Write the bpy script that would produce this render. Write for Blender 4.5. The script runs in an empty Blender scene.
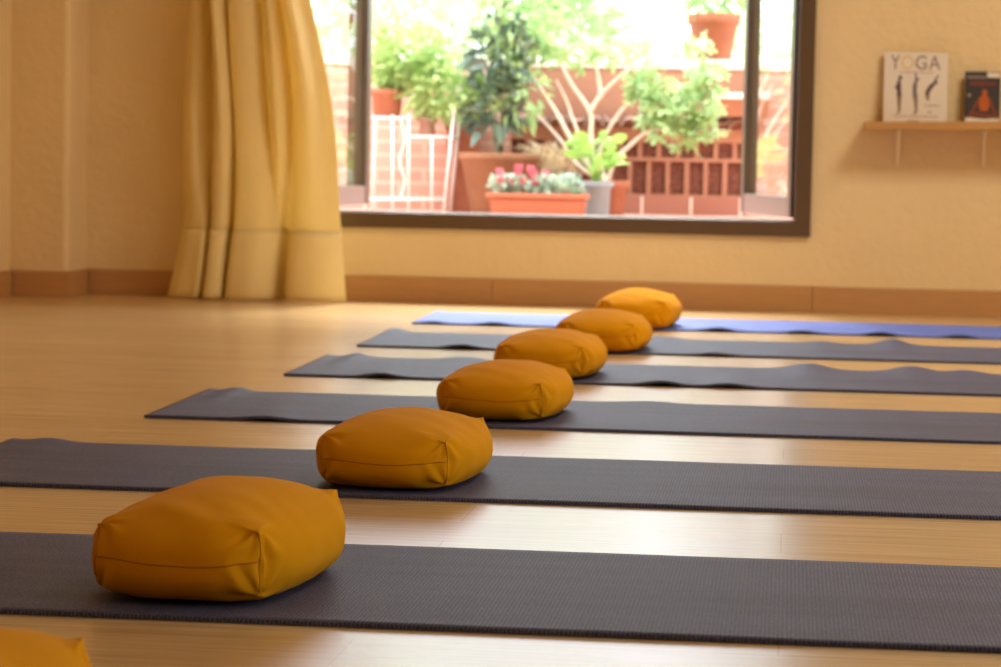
import bpy, bmesh, math, random
from mathutils import Vector, Matrix, noise

D = bpy.data
SC = bpy.context.scene
COL = SC.collection
R = math.radians
PI = math.pi

# ------------------------------------------------------------------ camera
FPX, PITCH, ROLL, YAW, CAM_H = 2598.8, 0.06765, 0.0193, 0.10989, 0.55
_fw = Vector((-math.sin(YAW) * math.cos(PITCH), math.cos(YAW) * math.cos(PITCH), -math.sin(PITCH)))
_rt0 = Vector((math.cos(YAW), math.sin(YAW), 0))
_up0 = _rt0.cross(_fw)
_rt = math.cos(ROLL) * _rt0 + math.sin(ROLL) * _up0
_up = -math.sin(ROLL) * _rt0 + math.cos(ROLL) * _up0
cam_d = D.cameras.new('camera')
cam = D.objects.new('camera', cam_d)
COL.objects.link(cam)
cam.matrix_world = Matrix(((_rt.x, _up.x, -_fw.x, 0), (_rt.y, _up.y, -_fw.y, 0), (_rt.z, _up.z, -_fw.z, CAM_H), (0, 0, 0, 1)))
cam_d.sensor_width = 36
cam_d.lens = FPX * 36 / 1001
cam_d.clip_start = 0.05
cam_d.dof.use_dof = True
cam_d.dof.focus_distance = 3.75
cam_d.dof.aperture_fstop = 9.0
SC.camera = cam


def at(px, py, Y):
    """a measured spot of the place: where the sight line meets the depth Y"""
    d = _fw + _rt * ((px - 500.5) / FPX) - _up * ((py - 333.5) / FPX)
    t = Y / d.y
    return Vector((d.x * t, Y, CAM_H + d.z * t))


# ------------------------------------------------------------------ materials
def lin(c):
    return tuple((v / 12.92 if v <= 0.04045 else ((v + 0.055) / 1.055) ** 2.4) for v in (x / 255 for x in c)) + (1.0,)


def mat(name, rgb, rough=0.6, spec=0.5, sheen=0, metal=0, noise_amt=0.0, noise_scale=20, bump=0.0, bump_scale=100,
        transl=0.0, stretch=None, rgb2=None, bump_dist=0.01, detail=4):
    m = D.materials.new(name)
    m.use_nodes = True
    nt = m.node_tree
    N, L = nt.nodes, nt.links
    b = N['Principled BSDF']
    b.inputs['Base Color'].default_value = lin(rgb)
    b.inputs['Roughness'].default_value = rough
    b.inputs['Specular IOR Level'].default_value = spec
    b.inputs['Metallic'].default_value = metal
    b.inputs['Sheen Weight'].default_value = sheen
    tc = N.new('ShaderNodeTexCoord')
    mp = N.new('ShaderNodeMapping')
    L.new(tc.outputs['Object'], mp.inputs['Vector'])
    if stretch:
        mp.inputs['Scale'].default_value = stretch
    if noise_amt or rgb2:
        t = N.new('ShaderNodeTexNoise')
        t.inputs['Scale'].default_value = noise_scale
        t.inputs['Detail'].default_value = detail
        L.new(mp.outputs['Vector'], t.inputs['Vector'])
        r = N.new('ShaderNodeValToRGB')
        a = lin(rgb)
        c2 = lin(rgb2) if rgb2 else tuple(v * (1 - noise_amt) for v in a[:3]) + (1,)
        r.color_ramp.elements[0].position = 0.3
        r.color_ramp.elements[1].position = 0.7
        r.color_ramp.elements[0].color = c2
        r.color_ramp.elements[1].color = a
        L.new(t.outputs['Fac'], r.inputs['Fac'])
        L.new(r.outputs['Color'], b.inputs['Base Color'])
    if bump:
        t2 = N.new('ShaderNodeTexNoise')
        t2.inputs['Scale'].default_value = bump_scale
        t2.inputs['Detail'].default_value = 3
        L.new(mp.outputs['Vector'], t2.inputs['Vector'])
        bp = N.new('ShaderNodeBump')
        bp.inputs['Strength'].default_value = bump
        bp.inputs['Distance'].default_value = bump_dist
        L.new(t2.outputs['Fac'], bp.inputs['Height'])
        L.new(bp.outputs['Normal'], b.inputs['Normal'])
    if transl:
        tr = N.new('ShaderNodeBsdfTranslucent')
        tr.inputs['Color'].default_value = lin(rgb)
        if noise_amt or rgb2:
            L.new(r.outputs['Color'], tr.inputs['Color'])
        mx = N.new('ShaderNodeMixShader')
        mx.inputs['Fac'].default_value = transl
        L.new(b.outputs['BSDF'], mx.inputs[1])
        L.new(tr.outputs['BSDF'], mx.inputs[2])
        L.new(mx.outputs['Shader'], N['Material Output'].inputs['Surface'])
    return m


def brick_mat(name, c1, c2, mortar, bw, rh, ms=0.008, axis='xz', rough=0.85, offset=0.5):
    m = D.materials.new(name)
    m.use_nodes = True
    N, L = m.node_tree.nodes, m.node_tree.links
    b = N['Principled BSDF']
    tc = N.new('ShaderNodeTexCoord')
    sp = N.new('ShaderNodeSeparateXYZ')
    cb = N.new('ShaderNodeCombineXYZ')
    L.new(tc.outputs['Object'], sp.inputs[0])
    L.new(sp.outputs[axis[0].upper()], cb.inputs['X'])
    L.new(sp.outputs[axis[1].upper()], cb.inputs['Y'])
    t = N.new('ShaderNodeTexBrick')
    t.offset = offset
    L.new(cb.outputs[0], t.inputs['Vector'])
    t.inputs['Color1'].default_value = lin(c1)
    t.inputs['Color2'].default_value = lin(c2)
    t.inputs['Mortar'].default_value = lin(mortar)
    t.inputs['Scale'].default_value = 1
    t.inputs['Brick Width'].default_value = bw
    t.inputs['Row Height'].default_value = rh
    t.inputs['Mortar Size'].default_value = ms
    t.inputs['Bias'].default_value = 0
    L.new(t.outputs['Color'], b.inputs['Base Color'])
    b.inputs['Roughness'].default_value = rough
    return m


def floor_mat():
    m = D.materials.new('beech_laminate')
    m.use_nodes = True
    N, L = m.node_tree.nodes, m.node_tree.links
    b = N['Principled BSDF']
    tc = N.new('ShaderNodeTexCoord')
    # planks run along X
    br = N.new('ShaderNodeTexBrick')
    br.offset = 0.37
    br.inputs['Color1'].default_value = lin((214, 182, 130))
    br.inputs['Color2'].default_value = lin((208, 174, 122))
    br.inputs['Mortar'].default_value = lin((190, 148, 94))
    br.inputs['Scale'].default_value = 1
    br.inputs['Brick Width'].default_value = 1.3
    br.inputs['Row Height'].default_value = 0.193
    br.inputs['Mortar Size'].default_value = 0.0009
    L.new(tc.outputs['Object'], br.inputs['Vector'])
    mp = N.new('ShaderNodeMapping')
    mp.inputs['Scale'].default_value = (1.2, 30, 1)
    L.new(tc.outputs['Object'], mp.inputs['Vector'])
    ns = N.new('ShaderNodeTexNoise')
    ns.inputs['Scale'].default_value = 3
    ns.inputs['Detail'].default_value = 5
    L.new(mp.outputs['Vector'], ns.inputs['Vector'])
    mr = N.new('ShaderNodeMapRange')
    mr.inputs['From Min'].default_value = 0.3
    mr.inputs['From Max'].default_value = 0.7
    mr.inputs['To Min'].default_value = 0.82
    mr.inputs['To Max'].default_value = 1.08
    L.new(ns.outputs['Fac'], mr.inputs['Value'])
    mx = N.new('ShaderNodeMix')
    mx.data_type = 'RGBA'
    mx.blend_type = 'MULTIPLY'
    mx.inputs['Factor'].default_value = 1
    L.new(br.outputs['Color'], mx.inputs['A'])
    L.new(mr.outputs['Result'], mx.inputs['B'])
    L.new(mx.outputs['Result'], b.inputs['Base Color'])
    mr2 = N.new('ShaderNodeMapRange')
    mr2.inputs['To Min'].default_value = 0.2
    mr2.inputs['To Max'].default_value = 0.3
    L.new(ns.outputs['Fac'], mr2.inputs['Value'])
    L.new(mr2.outputs['Result'], b.inputs['Roughness'])
    b.inputs['Specular IOR Level'].default_value = 0.5
    return m


def mat_mat(name, rgb, rgb2, rough=0.58, spec=0.3):
    """foam yoga mat: fine ribs across the mat and a speckled grain"""
    m = D.materials.new(name)
    m.use_nodes = True
    N, L = m.node_tree.nodes, m.node_tree.links
    b = N['Principled BSDF']
    tc = N.new('ShaderNodeTexCoord')
    w = N.new('ShaderNodeTexWave')
    w.wave_type = 'BANDS'
    w.bands_direction = 'X'
    w.inputs['Scale'].default_value = 62
    w.inputs['Distortion'].default_value = 5
    w.inputs['Detail'].default_value = 1
    w.inputs['Detail Scale'].default_value = 3
    L.new(tc.outputs['Object'], w.inputs['Vector'])
    v = N.new('ShaderNodeTexNoise')
    v.inputs['Scale'].default_value = 330
    v.inputs['Detail'].default_value = 3
    L.new(tc.outputs['Object'], v.inputs['Vector'])
    ad = N.new('ShaderNodeMath')
    ad.operation = 'MULTIPLY'
    L.new(w.outputs['Fac'], ad.inputs[0])
    L.new(v.outputs['Fac'], ad.inputs[1])
    r = N.new('ShaderNodeValToRGB')
    r.color_ramp.elements[0].position = 0.1
    r.color_ramp.elements[0].color = lin(rgb2)
    r.color_ramp.elements[1].position = 0.55
    r.color_ramp.elements[1].color = lin(rgb)
    L.new(ad.outputs[0], r.inputs['Fac'])
    # worn streaks along the length of the mat
    mp = N.new('ShaderNodeMapping')
    mp.inputs['Scale'].default_value = (1.3, 11, 1)
    L.new(tc.outputs['Object'], mp.inputs['Vector'])
    st = N.new('ShaderNodeTexNoise')
    st.inputs['Scale'].default_value = 1.2
    st.inputs['Detail'].default_value = 2
    L.new(mp.outputs['Vector'], st.inputs['Vector'])
    mr = N.new('ShaderNodeMapRange')
    mr.inputs['From Min'].default_value = 0.35
    mr.inputs['From Max'].default_value = 0.6
    mr.inputs['To Min'].default_value = 0.8
    mr.inputs['To Max'].default_value = 1.05
    L.new(st.outputs['Fac'], mr.inputs['Value'])
    mx = N.new('ShaderNodeMix')
    mx.data_type = 'RGBA'
    mx.blend_type = 'MULTIPLY'
    mx.inputs['Factor'].default_value = 1
    L.new(r.outputs['Color'], mx.inputs['A'])
    L.new(mr.outputs['Result'], mx.inputs['B'])
    L.new(mx.outputs['Result'], b.inputs['Base Color'])
    bp = N.new('ShaderNodeBump')
    bp.inputs['Strength'].default_value = 0.45
    bp.inputs['Distance'].default_value = 0.001
    L.new(ad.outputs[0], bp.inputs['Height'])
    L.new(bp.outputs['Normal'], b.inputs['Normal'])
    b.inputs['Roughness'].default_value = rough
    b.inputs['Specular IOR Level'].default_value = spec
    return m


def glass_mat():
    m = D.materials.new('window_glass')
    m.use_nodes = True
    b = m.node_tree.nodes['Principled BSDF']
    b.inputs['Base Color'].default_value = (0.95, 0.97, 0.97, 1)
    b.inputs['Roughness'].default_value = 0.0
    b.inputs['Transmission Weight'].default_value = 1
    b.inputs['IOR'].default_value = 1.45
    return m


def holes_mat(name):
    """clay lattice block: small round perforations"""
    m = D.materials.new(name)
    m.use_nodes = True
    N, L = m.node_tree.nodes, m.node_tree.links
    b = N['Principled BSDF']
    tc = N.new('ShaderNodeTexCoord')
    mp = N.new('ShaderNodeMapping')
    mp.inputs['Scale'].default_value = (1, 0, 1)
    L.new(tc.outputs['Object'], mp.inputs['Vector'])
    v = N.new('ShaderNodeTexVoronoi')
    v.inputs['Scale'].default_value = 70
    v.inputs['Randomness'].default_value = 0.25
    L.new(mp.outputs['Vector'], v.inputs['Vector'])
    r = N.new('ShaderNodeValToRGB')
    r.color_ramp.elements[0].position = 0.35
    r.color_ramp.elements[0].color = lin((58, 28, 22))
    r.color_ramp.elements[1].position = 0.5
    r.color_ramp.elements[1].color = lin((140, 84, 66))
    L.new(v.outputs['Distance'], r.inputs['Fac'])
    L.new(r.outputs['Color'], b.inputs['Base Color'])
    b.inputs['Roughness'].default_value = 0.9
    return m


M = {}
M['wall'] = mat('ochre_plaster', (237, 212, 160), 0.9, 0.2, noise_amt=0.06, noise_scale=3, bump=0.4, bump_scale=28, bump_dist=0.012)
M['ceiling'] = mat('ceiling_plaster', (236, 222, 192), 0.9, 0.2, noise_amt=0.03)
M['baseboard'] = mat('brown_baseboard', (196, 148, 92), 0.5, 0.4, noise_amt=0.1, noise_scale=8, stretch=(1, 1, 10))
M['floor'] = floor_mat()
M['frame'] = mat('brown_aluminium', (98, 76, 50), 0.35, 0.5, noise_amt=0.05)
M['stile'] = mat('dark_aluminium', (100, 88, 76), 0.3, 0.5, noise_amt=0.05)
M['alu'] = mat('grey_aluminium', (136, 122, 114), 0.35, 0.5, noise_amt=0.05)
M['glass'] = glass_mat()
M['cushion'] = mat('orange_cotton', (222, 152, 8), 0.9, 0.06, sheen=0.03, noise_amt=0.07, noise_scale=9, bump=0.15, bump_scale=600, bump_dist=0.001)
M['seam'] = mat('orange_seam', (182, 106, 16), 0.9, 0.1, noise_amt=0.1)
M['curtain'] = mat('yellow_cotton', (252, 234, 168), 0.9, 0.1, noise_amt=0.05, noise_scale=6, transl=0.32)
M['hem'] = mat('yellow_cotton_doubled', (251, 232, 166), 0.9, 0.1, noise_amt=0.05, noise_scale=6, transl=0.15)
M['mat_a'] = mat_mat('charcoal_foam', (99, 102, 132), (60, 62, 84))
M['mat_b'] = mat_mat('slate_foam', (100, 106, 132), (66, 70, 92))
M['mat_c'] = mat_mat('blue_foam', (112, 138, 220), (84, 108, 190))
M['shelf'] = mat('pine_shelf', (198, 148, 84), 0.55, 0.3, noise_amt=0.12, noise_scale=6, stretch=(1, 12, 12))
M['bracket'] = mat('cream_bracket', (244, 228, 194), 0.5, 0.4, noise_amt=0.03)
M['paper'] = mat('white_cover', (228, 218, 198), 0.6, 0.3, noise_amt=0.02)
M['pages'] = mat('page_block', (220, 205, 175), 0.9, 0.1, noise_amt=0.1, noise_scale=200)
M['ink_mauve'] = mat('mauve_ink', (146, 116, 106), 0.7, 0.2, noise_amt=0.03)
M['ink_yellow'] = mat('yellow_ink', (228, 196, 110), 0.7, 0.2, noise_amt=0.03)
M['ink_dark'] = mat('dark_ink', (104, 84, 84), 0.7, 0.2, noise_amt=0.03)
M['ink_skin'] = mat('grey_skin_ink', (150, 122, 100), 0.7, 0.2, noise_amt=0.03)
M['ink_blue'] = mat('blue_grey_ink', (128, 116, 120), 0.7, 0.2, noise_amt=0.03)
M['ink_pink'] = mat('pink_ink', (196, 156, 136), 0.7, 0.2, noise_amt=0.03)
M['cover_dark'] = mat('dark_photo_cover', (58, 44, 34), 0.45, 0.4, noise_amt=0.4, noise_scale=40)
M['ink_red'] = mat('red_ink', (150, 58, 34), 0.6, 0.3, noise_amt=0.1)
M['ink_orange'] = mat('orange_ink', (196, 96, 30), 0.6, 0.3, noise_amt=0.1)
M['ink_brown'] = mat('brown_ink', (126, 66, 40), 0.6, 0.3, noise_amt=0.1)
M['ink_grey'] = mat('grey_ink', (150, 130, 116), 0.6, 0.3, noise_amt=0.05)
M['terracotta'] = mat('terracotta', (164, 104, 78), 0.8, 0.25, noise_amt=0.15, noise_scale=14, bump=0.1, bump_scale=60)
M['clay_old'] = mat('weathered_clay', (148, 106, 78), 0.9, 0.2, noise_amt=0.22, noise_scale=9, bump=0.2, bump_scale=50)
M['plastic_orange'] = mat('orange_plastic', (176, 106, 76), 0.5, 0.4, noise_amt=0.05)
M['plastic_grey'] = mat('grey_plastic', (138, 150, 156), 0.5, 0.4, noise_amt=0.08)
M['soil'] = mat('soil', (70, 50, 38), 0.95, 0.1, noise_amt=0.4, noise_scale=60)
M['leaf_dark'] = mat('dark_leaf', (70, 92, 84), 0.3, 0.8, rgb2=(116, 142, 112), noise_scale=5, transl=0.15)
M['leaf_bright'] = mat('bright_leaf', (194, 214, 150), 0.5, 0.4, rgb2=(156, 190, 110), noise_scale=7, transl=0.35)  # lightened to put outdoor haze into the leaf colour
M['leaf_mid'] = mat('fresh_leaf', (184, 208, 150), 0.5, 0.4, rgb2=(146, 182, 114), noise_scale=7, transl=0.35)  # haze and glare put into this green too
M['leaf_pale'] = mat('pale_leaf', (224, 232, 204), 0.6, 0.3, rgb2=(194, 212, 164), noise_scale=4, transl=0.4)  # foliage paled in place of veiling glare
M['leaf_lime'] = mat('lime_leaf', (140, 190, 84), 0.45, 0.5, rgb2=(176, 210, 120), noise_scale=9, transl=0.35)
M['leaf_blue'] = mat('blue_green_leaf', (140, 176, 152), 0.5, 0.4, rgb2=(190, 210, 190), noise_scale=30, transl=0.2)
M['petal'] = mat('pink_petal', (234, 134, 150), 0.6, 0.3, noise_amt=0.2, transl=0.25)
M['bark'] = mat('pale_bark', (232, 218, 204), 0.85, 0.2, noise_amt=0.15, noise_scale=20)
M['bark_dark'] = mat('brown_bark', (104, 84, 64), 0.85, 0.2, noise_amt=0.25, noise_scale=20)
M['straw'] = mat('dry_grass', (240, 224, 190), 0.85, 0.2, noise_amt=0.2, noise_scale=20, transl=0.2)
M['white_metal'] = mat('white_painted_metal', (226, 220, 216), 0.4, 0.4, noise_amt=0.04)
M['coping'] = mat('white_coping', (228, 222, 212), 0.8, 0.2, noise_amt=0.08)
M['brick'] = brick_mat('red_brick', (196, 148, 130), (206, 162, 144), (212, 180, 164), 0.24, 0.068, 0.009)  # brick colours paled to imitate outdoor haze
M['brick_y'] = brick_mat('red_brick_side', (196, 148, 130), (206, 162, 144), (212, 180, 164), 0.24, 0.068, 0.009, axis='yz')  # same haze-paled brick for the side walls
M['tile'] = brick_mat('terrace_tile', (214, 168, 150), (208, 158, 140), (224, 206, 196), 0.3, 0.3, 0.006, axis='xy', rough=0.45, offset=0)
M['skirt'] = brick_mat('skirting_tile', (154, 100, 84), (162, 108, 92), (220, 202, 192), 0.24, 0.3, 0.007, axis='xz', rough=0.6, offset=0)
M['clay_bar'] = mat('clay_bar', (172, 122, 100), 0.85, 0.2, noise_amt=0.12, noise_scale=20)
M['holes'] = holes_mat('perforated_clay')
M['rooftile'] = mat('roof_tile', (176, 142, 126), 0.85, 0.2, noise_amt=0.35, noise_scale=12)
M['ground'] = mat('garden_ground', (120, 128, 90), 0.95, 0.1, noise_amt=0.3)
M['facade'] = mat('pale_facade', (226, 214, 200), 0.9, 0.1, noise_amt=0.06)


# ------------------------------------------------------------------ object helpers
def tag(o, label=None, cat=None, group=None, kind=None):
    if label:
        o['label'] = label
    if cat:
        o['category'] = cat
    if group:
        o['group'] = group
    if kind:
        o['kind'] = kind
    return o


def obj(name, bm, material, parent=None, smooth=False, loc=None, rotz=0):
    me = D.meshes.new(name)
    bmesh.ops.recalc_face_normals(bm, faces=bm.faces)
    bm.to_mesh(me)
    bm.free()
    if isinstance(material, (list, tuple)):
        for k in material:
            me.materials.append(k)
    else:
        me.materials.append(material)
    if smooth:
        for p in me.polygons:
            p.use_smooth = True
    o = D.objects.new(name, me)
    COL.objects.link(o)
    if parent:
        o.parent = parent
    if loc:
        o.location = loc
    if rotz:
        o.rotation_euler.z = rotz
    return o


def empty(name, loc, rotz=0):
    o = D.objects.new(name, None)
    o.empty_display_size = 0.05
    COL.objects.link(o)
    o.location = loc
    o.rotation_euler.z = rotz
    return o


def struct(name, bm, m, parent=None, smooth=False):
    o = obj(name, bm, m, parent, smooth)
    if parent is None:
        o['kind'] = 'structure'
    return o


def box(bm, x0, x1, y0, y1, z0, z1, mi=0, bevel=0.0):
    vs = [bm.verts.new((x, y, z)) for z in (z0, z1) for y in (y0, y1) for x in (x0, x1)]
    fs = []
    for idx in ((0, 2, 3, 1), (4, 5, 7, 6), (0, 1, 5, 4), (2, 6, 7, 3), (0, 4, 6, 2), (1, 3, 7, 5)):
        f = bm.faces.new([vs[i] for i in idx])
        f.material_index = mi
        fs.append(f)
    if bevel:
        es = list({e for f in fs for e in f.edges})
        bmesh.ops.bevel(bm, geom=es, offset=bevel, segments=2, affect='EDGES', profile=0.5)
    return bm


def tube(bm, pts, r, seg=10, cap=True):
    pts = [Vector(p) for p in pts]
    n = len(pts)
    rs = r if isinstance(r, (list, tuple)) else [r] * n
    rings = []
    prev = None
    for i, p in enumerate(pts):
        t = (pts[min(i + 1, n - 1)] - pts[max(i - 1, 0)]).normalized()
        if prev is None:
            a = Vector((0, 0, 1)) if abs(t.z) < 0.9 else Vector((1, 0, 0))
            u = t.cross(a).normalized()
        else:
            u = (prev - t * prev.dot(t)).normalized()
        prev = u
        v = t.cross(u)
        rings.append([bm.verts.new(p + (u * math.cos(2 * PI * k / seg) + v * math.sin(2 * PI * k / seg)) * rs[i]) for k in range(seg)])
    for a, b in zip(rings, rings[1:]):
        for k in range(seg):
            bm.faces.new((a[k], a[(k + 1) % seg], b[(k + 1) % seg], b[k]))
    if cap:
        bm.faces.new(rings[0])
        bm.faces.new(rings[-1])
    return bm


def lathe(bm, prof, seg=40, c=(0, 0, 0)):
    rings = []
    for r, z in prof:
        rings.append([bm.verts.new((c[0] + r * math.cos(2 * PI * k / seg), c[1] + r * math.sin(2 * PI * k / seg), c[2] + z)) for k in range(seg)])
    for a, b in zip(rings, rings[1:]):
        for k in range(seg):
            bm.faces.new((a[k], a[(k + 1) % seg], b[(k + 1) % seg], b[k]))
    bm.faces.new(rings[0])
    bm.faces.new(rings[-1])
    return bm


def smooth_path(pts, n=6):
    """Catmull-Rom through the points"""
    pts = [Vector(p) for p in pts]
    out = []
    for i in range(len(pts) - 1):
        p0, p1, p2, p3 = pts[max(i - 1, 0)], pts[i], pts[i + 1], pts[min(i + 2, len(pts) - 1)]
        for k in range(n):
            t = k / n
            out.append(0.5 * ((2 * p1) + (p2 - p0) * t + (2 * p0 - 5 * p1 + 4 * p2 - p3) * t * t + (-p0 + 3 * p1 - 3 * p2 + p3) * t ** 3))
    out.append(pts[-1])
    return out


def leaf(bm, p, d, L, W, rng, fold=0.25, droop=0.25):
    d = d.normalized()
    a = Vector((rng.uniform(-1, 1), rng.uniform(-1, 1), rng.uniform(-0.4, 1)))
    s = d.cross(a)
    if s.length < 1e-3:
        s = d.cross(Vector((1, 0, 0)))
    s.normalize()
    n = s.cross(d).normalized()
    q = Vector((0, 0, -droop * L))
    base = bm.verts.new(p)
    c1 = bm.verts.new(p + d * L * 0.3 - n * fold * W * 0.4)
    c2 = bm.verts.new(p + d * L * 0.65 - n * fold * W * 0.4 + q * 0.4)
    tip = bm.verts.new(p + d * L + q)
    for sg in (-1, 1):
        e1 = bm.verts.new(p + d * L * 0.28 + s * sg * W * 0.5 + n * fold * W * 0.3)
        e2 = bm.verts.new(p + d * L * 0.66 + s * sg * W * 0.42 + n * fold * W * 0.3 + q * 0.4)
        bm.faces.new((base, c1, e1))
        bm.faces.new((c1, c2, e2, e1))
        bm.faces.new((c2, tip, e2))


def lobed_leaf(bm, p, d, L, rng):
    """five-lobed leaf"""
    d = d.normalized()
    a = Vector((rng.uniform(-.7, .7), rng.uniform(-1, 0.2), rng.uniform(0.2, 1)))
    s = d.cross(a).normalized()
    n = s.cross(d).normalized()
    c = bm.verts.new(p + d * L * 0.35)
    ring = []
    for k in range(21):
        th = -2.6 + 5.2 * k / 20
        rr = L * (0.42 + 0.2 * math.cos(th * 5 * 0.96))
        rr *= 1.0 if abs(th) < 1.9 else 0.75
        ring.append(bm.verts.new(p + d * L * 0.35 + d * rr * math.cos(th) + s * rr * math.sin(th) - n * 0.12 * rr * abs(math.sin(th * 2.5)) + Vector((0, 0, -0.12 * rr))))
    for u, v in zip(ring, ring[1:]):
        bm.faces.new((c, u, v))


def cloud(bm, n, blobs, L, W, rng, up=0.3, droop=0.3, lobed=False):
    """leaves scattered through a few ellipsoids, pointing outwards"""
    tot = sum(b[1].x * b[1].y * b[1].z for b in blobs)
    for c, r in blobs:
        k = int(n * (r.x * r.y * r.z) / tot)
        for _ in range(k):
            u = Vector((rng.gauss(0, 1), rng.gauss(0, 1), rng.gauss(0, 1))).normalized()
            q = rng.random() ** 0.45
            p = c + Vector((u.x * r.x, u.y * r.y, u.z * r.z)) * q
            d = u + Vector((rng.uniform(-.6, .6), rng.uniform(-.6, .6), rng.uniform(-.4, .6) + up))
            l = L * rng.uniform(0.7, 1.25)
            if lobed:
                lobed_leaf(bm, p, d, l, rng)
            else:
                leaf(bm, p, d, l, W * l / L, rng, droop=droop)
    return bm


# ------------------------------------------------------------------ room shell
X0, X1, Y0, Y1, ZC = -2.885, 3.1, -2.6, 9.68, 2.65
WIN = (-1.93, 0.062, 0.292, 2.36)      # opening
bm = bmesh.new()
box(bm, X0 - 0.25, X1 + 0.25, Y0 - 0.25, Y1 + 0.24, -0.12, 0)
struct('floor', bm, M['floor'])
bm = bmesh.new()
box(bm, X0 - 0.25, X1 + 0.25, Y0 - 0.25, Y1 + 0.24, ZC, ZC + 0.15)
struct('ceiling', bm, M['ceiling'])
bm = bmesh.new()
box(bm, X0 - 0.25, WIN[0], Y1, Y1 + 0.24, 0, ZC)
box(bm, WIN[1], X1 + 0.25, Y1, Y1 + 0.24, 0, ZC)
box(bm, WIN[0], WIN[1], Y1, Y1 + 0.24, 0, WIN[2])
box(bm, WIN[0], WIN[1], Y1, Y1 + 0.24, WIN[3], ZC)
struct('wall_back', bm, M['wall'])
bm = bmesh.new()
box(bm, X0 - 0.25, X0, Y0 - 0.25, Y1, 0, ZC)
struct('wall_left', bm, M['wall'])
bm = bmesh.new()
box(bm, X0 - 0.25, X1 + 0.25, Y0 - 0.25, Y0, 0, ZC)
struct('wall_front', bm, M['wall'])
# right wall, with a large unseen window added for side daylight
RW = (1.8, 4.6, 0.1, 1.9)
bm = bmesh.new()
box(bm, X1, X1 + 0.25, Y0, RW[0], 0, ZC)
box(bm, X1, X1 + 0.25, RW[1], Y1, 0, ZC)
box(bm, X1, X1 + 0.25, RW[0], RW[1], 0, RW[2])
box(bm, X1, X1 + 0.25, RW[0], RW[1], RW[3], ZC)
struct('wall_right', bm, M['wall'])
# pilaster in the left corner
PX, PY = -2.665, 9.42
bm = bmesh.new()
box(bm, X0, PX, PY, Y1, 0, ZC)
es = [e for e in bm.edges if abs(e.verts[0].co.x - PX) < 1e-5 and abs(e.verts[1].co.x - PX) < 1e-5 and
      abs(e.verts[0].co.y - PY) < 1e-5 and abs(e.verts[1].co.y - PY) < 1e-5]
bmesh.ops.bevel(bm, geom=es, offset=0.02, segments=4, affect='EDGES', profile=0.5)
struct('wall_pilaster', bm, M['wall'], smooth=False)
# baseboards
BH, BT = 0.096, 0.012
bm = bmesh.new()
for a, b in ((PX + BT, -1.1), (-1.1, 0.09), (0.09, 1.3), (1.3, X1)):
    box(bm, a + 0.0006, b - 0.0006, Y1 - BT, Y1, 0, BH, bevel=0.002)
struct('baseboard_back', bm, M['baseboard'])
bm = bmesh.new()
box(bm, X0 + BT, PX + BT, PY - BT, PY, 0, BH, bevel=0.002)
box(bm, PX, PX + BT, PY, Y1 - BT, 0, BH, bevel=0.002)
struct('baseboard_pilaster', bm, M['baseboard'])
bm = bmesh.new()
box(bm, X0, X0 + BT, Y0, PY - BT, 0, BH, bevel=0.002)
struct('baseboard_left', bm, M['baseboard'])
bm = bmesh.new()
box(bm, X1 - BT, X1, Y0, Y1 - BT, 0, BH, bevel=0.002)
struct('baseboard_right', bm, M['baseboard'])

# window frame with two casements swung outwards
win = empty('window_1', (0, Y1, 0))
win['kind'] = 'structure'


def ring_frame(bm, x0, x1, z0, z1, w, y0, y1, bevel=0.003):
    box(bm, x0, x1, y0, y1, z0, z0 + w, bevel=bevel)
    box(bm, x0, x1, y0, y1, z1 - w, z1, bevel=bevel)
    box(bm, x0, x0 + w, y0, y1, z0 + w, z1 - w, bevel=bevel)
    box(bm, x1 - w, x1, y0, y1, z0 + w, z1 - w, bevel=bevel)
    return bm


bm = bmesh.new()
ring_frame(bm, -1.947, 0.077, 0.277, 2.38, 0.058, -0.022, 0.0)
ring_frame(bm, -1.928, 0.060, 0.294, 2.358, 0.046, 0.0, 0.09)
f = obj('window_frame', bm, M['frame'], win)


def casement(x, ang, sgn, dp=0.06):
    """leaf hinged at x, built along local +x (sgn=+1) or -x (sgn=-1)"""
    c = empty('casement', (x, 0.085, 0))
    c.parent = win
    c.rotation_euler.z = ang
    W = 0.90
    a, b = (0, W) if sgn > 0 else (-W, 0)
    z0, z1, w = 0.345, 2.31, 0.058
    bm = bmesh.new()
    box(bm, a, a + 0.055, 0, dp, z0, z1, bevel=0.003)
    box(bm, b - 0.055, b, 0, dp, z0, z1, bevel=0.003)
    obj('stile', bm, M['stile'], c)
    bm = bmesh.new()
    box(bm, a + 0.055, b - 0.055, 0.002, 0.058, z0, z0 + w + 0.02, bevel=0.003)
    box(bm, a + 0.055, b - 0.055, 0.002, 0.058, z1 - w, z1, bevel=0.003)
    obj('rail', bm, M['alu'], c)
    bm = bmesh.new()
    box(bm, a + 0.045, b - 0.045, 0.027, 0.033, z0 + w + 0.015, z1 - w + 0.005)
    obj('glass', bm, M['glass'], c)


casement(0.0, R(-77), -1)
casement(-1.872, R(81), 1, 0.09)

# right-hand window (unseen, added to let side daylight in)
win2 = empty('window_added', (X1, 0, 0))
win2['kind'] = 'structure'
bm = bmesh.new()
n = 4
for k in range(n + 1):
    y = RW[0] + (RW[1] - RW[0]) * k / n
    box(bm, 0.05, 0.12, y - 0.03, y + 0.03, RW[2], RW[3])
box(bm, 0.05, 0.12, RW[0], RW[1], RW[2], RW[2] + 0.06)
box(bm, 0.05, 0.12, RW[0], RW[1], RW[3] - 0.06, RW[3])
obj('window_frame', bm, M['frame'], win2)

# ------------------------------------------------------------------ yoga mats
MAT_X = [-1.45, -1.43, -1.31, -1.233, -1.223, -1.22]
MAT_Y = [2.958, 4.088, 5.215, 6.305, 7.334, 8.404]
ML, MW, MT = 1.98, 0.61, 0.005
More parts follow.
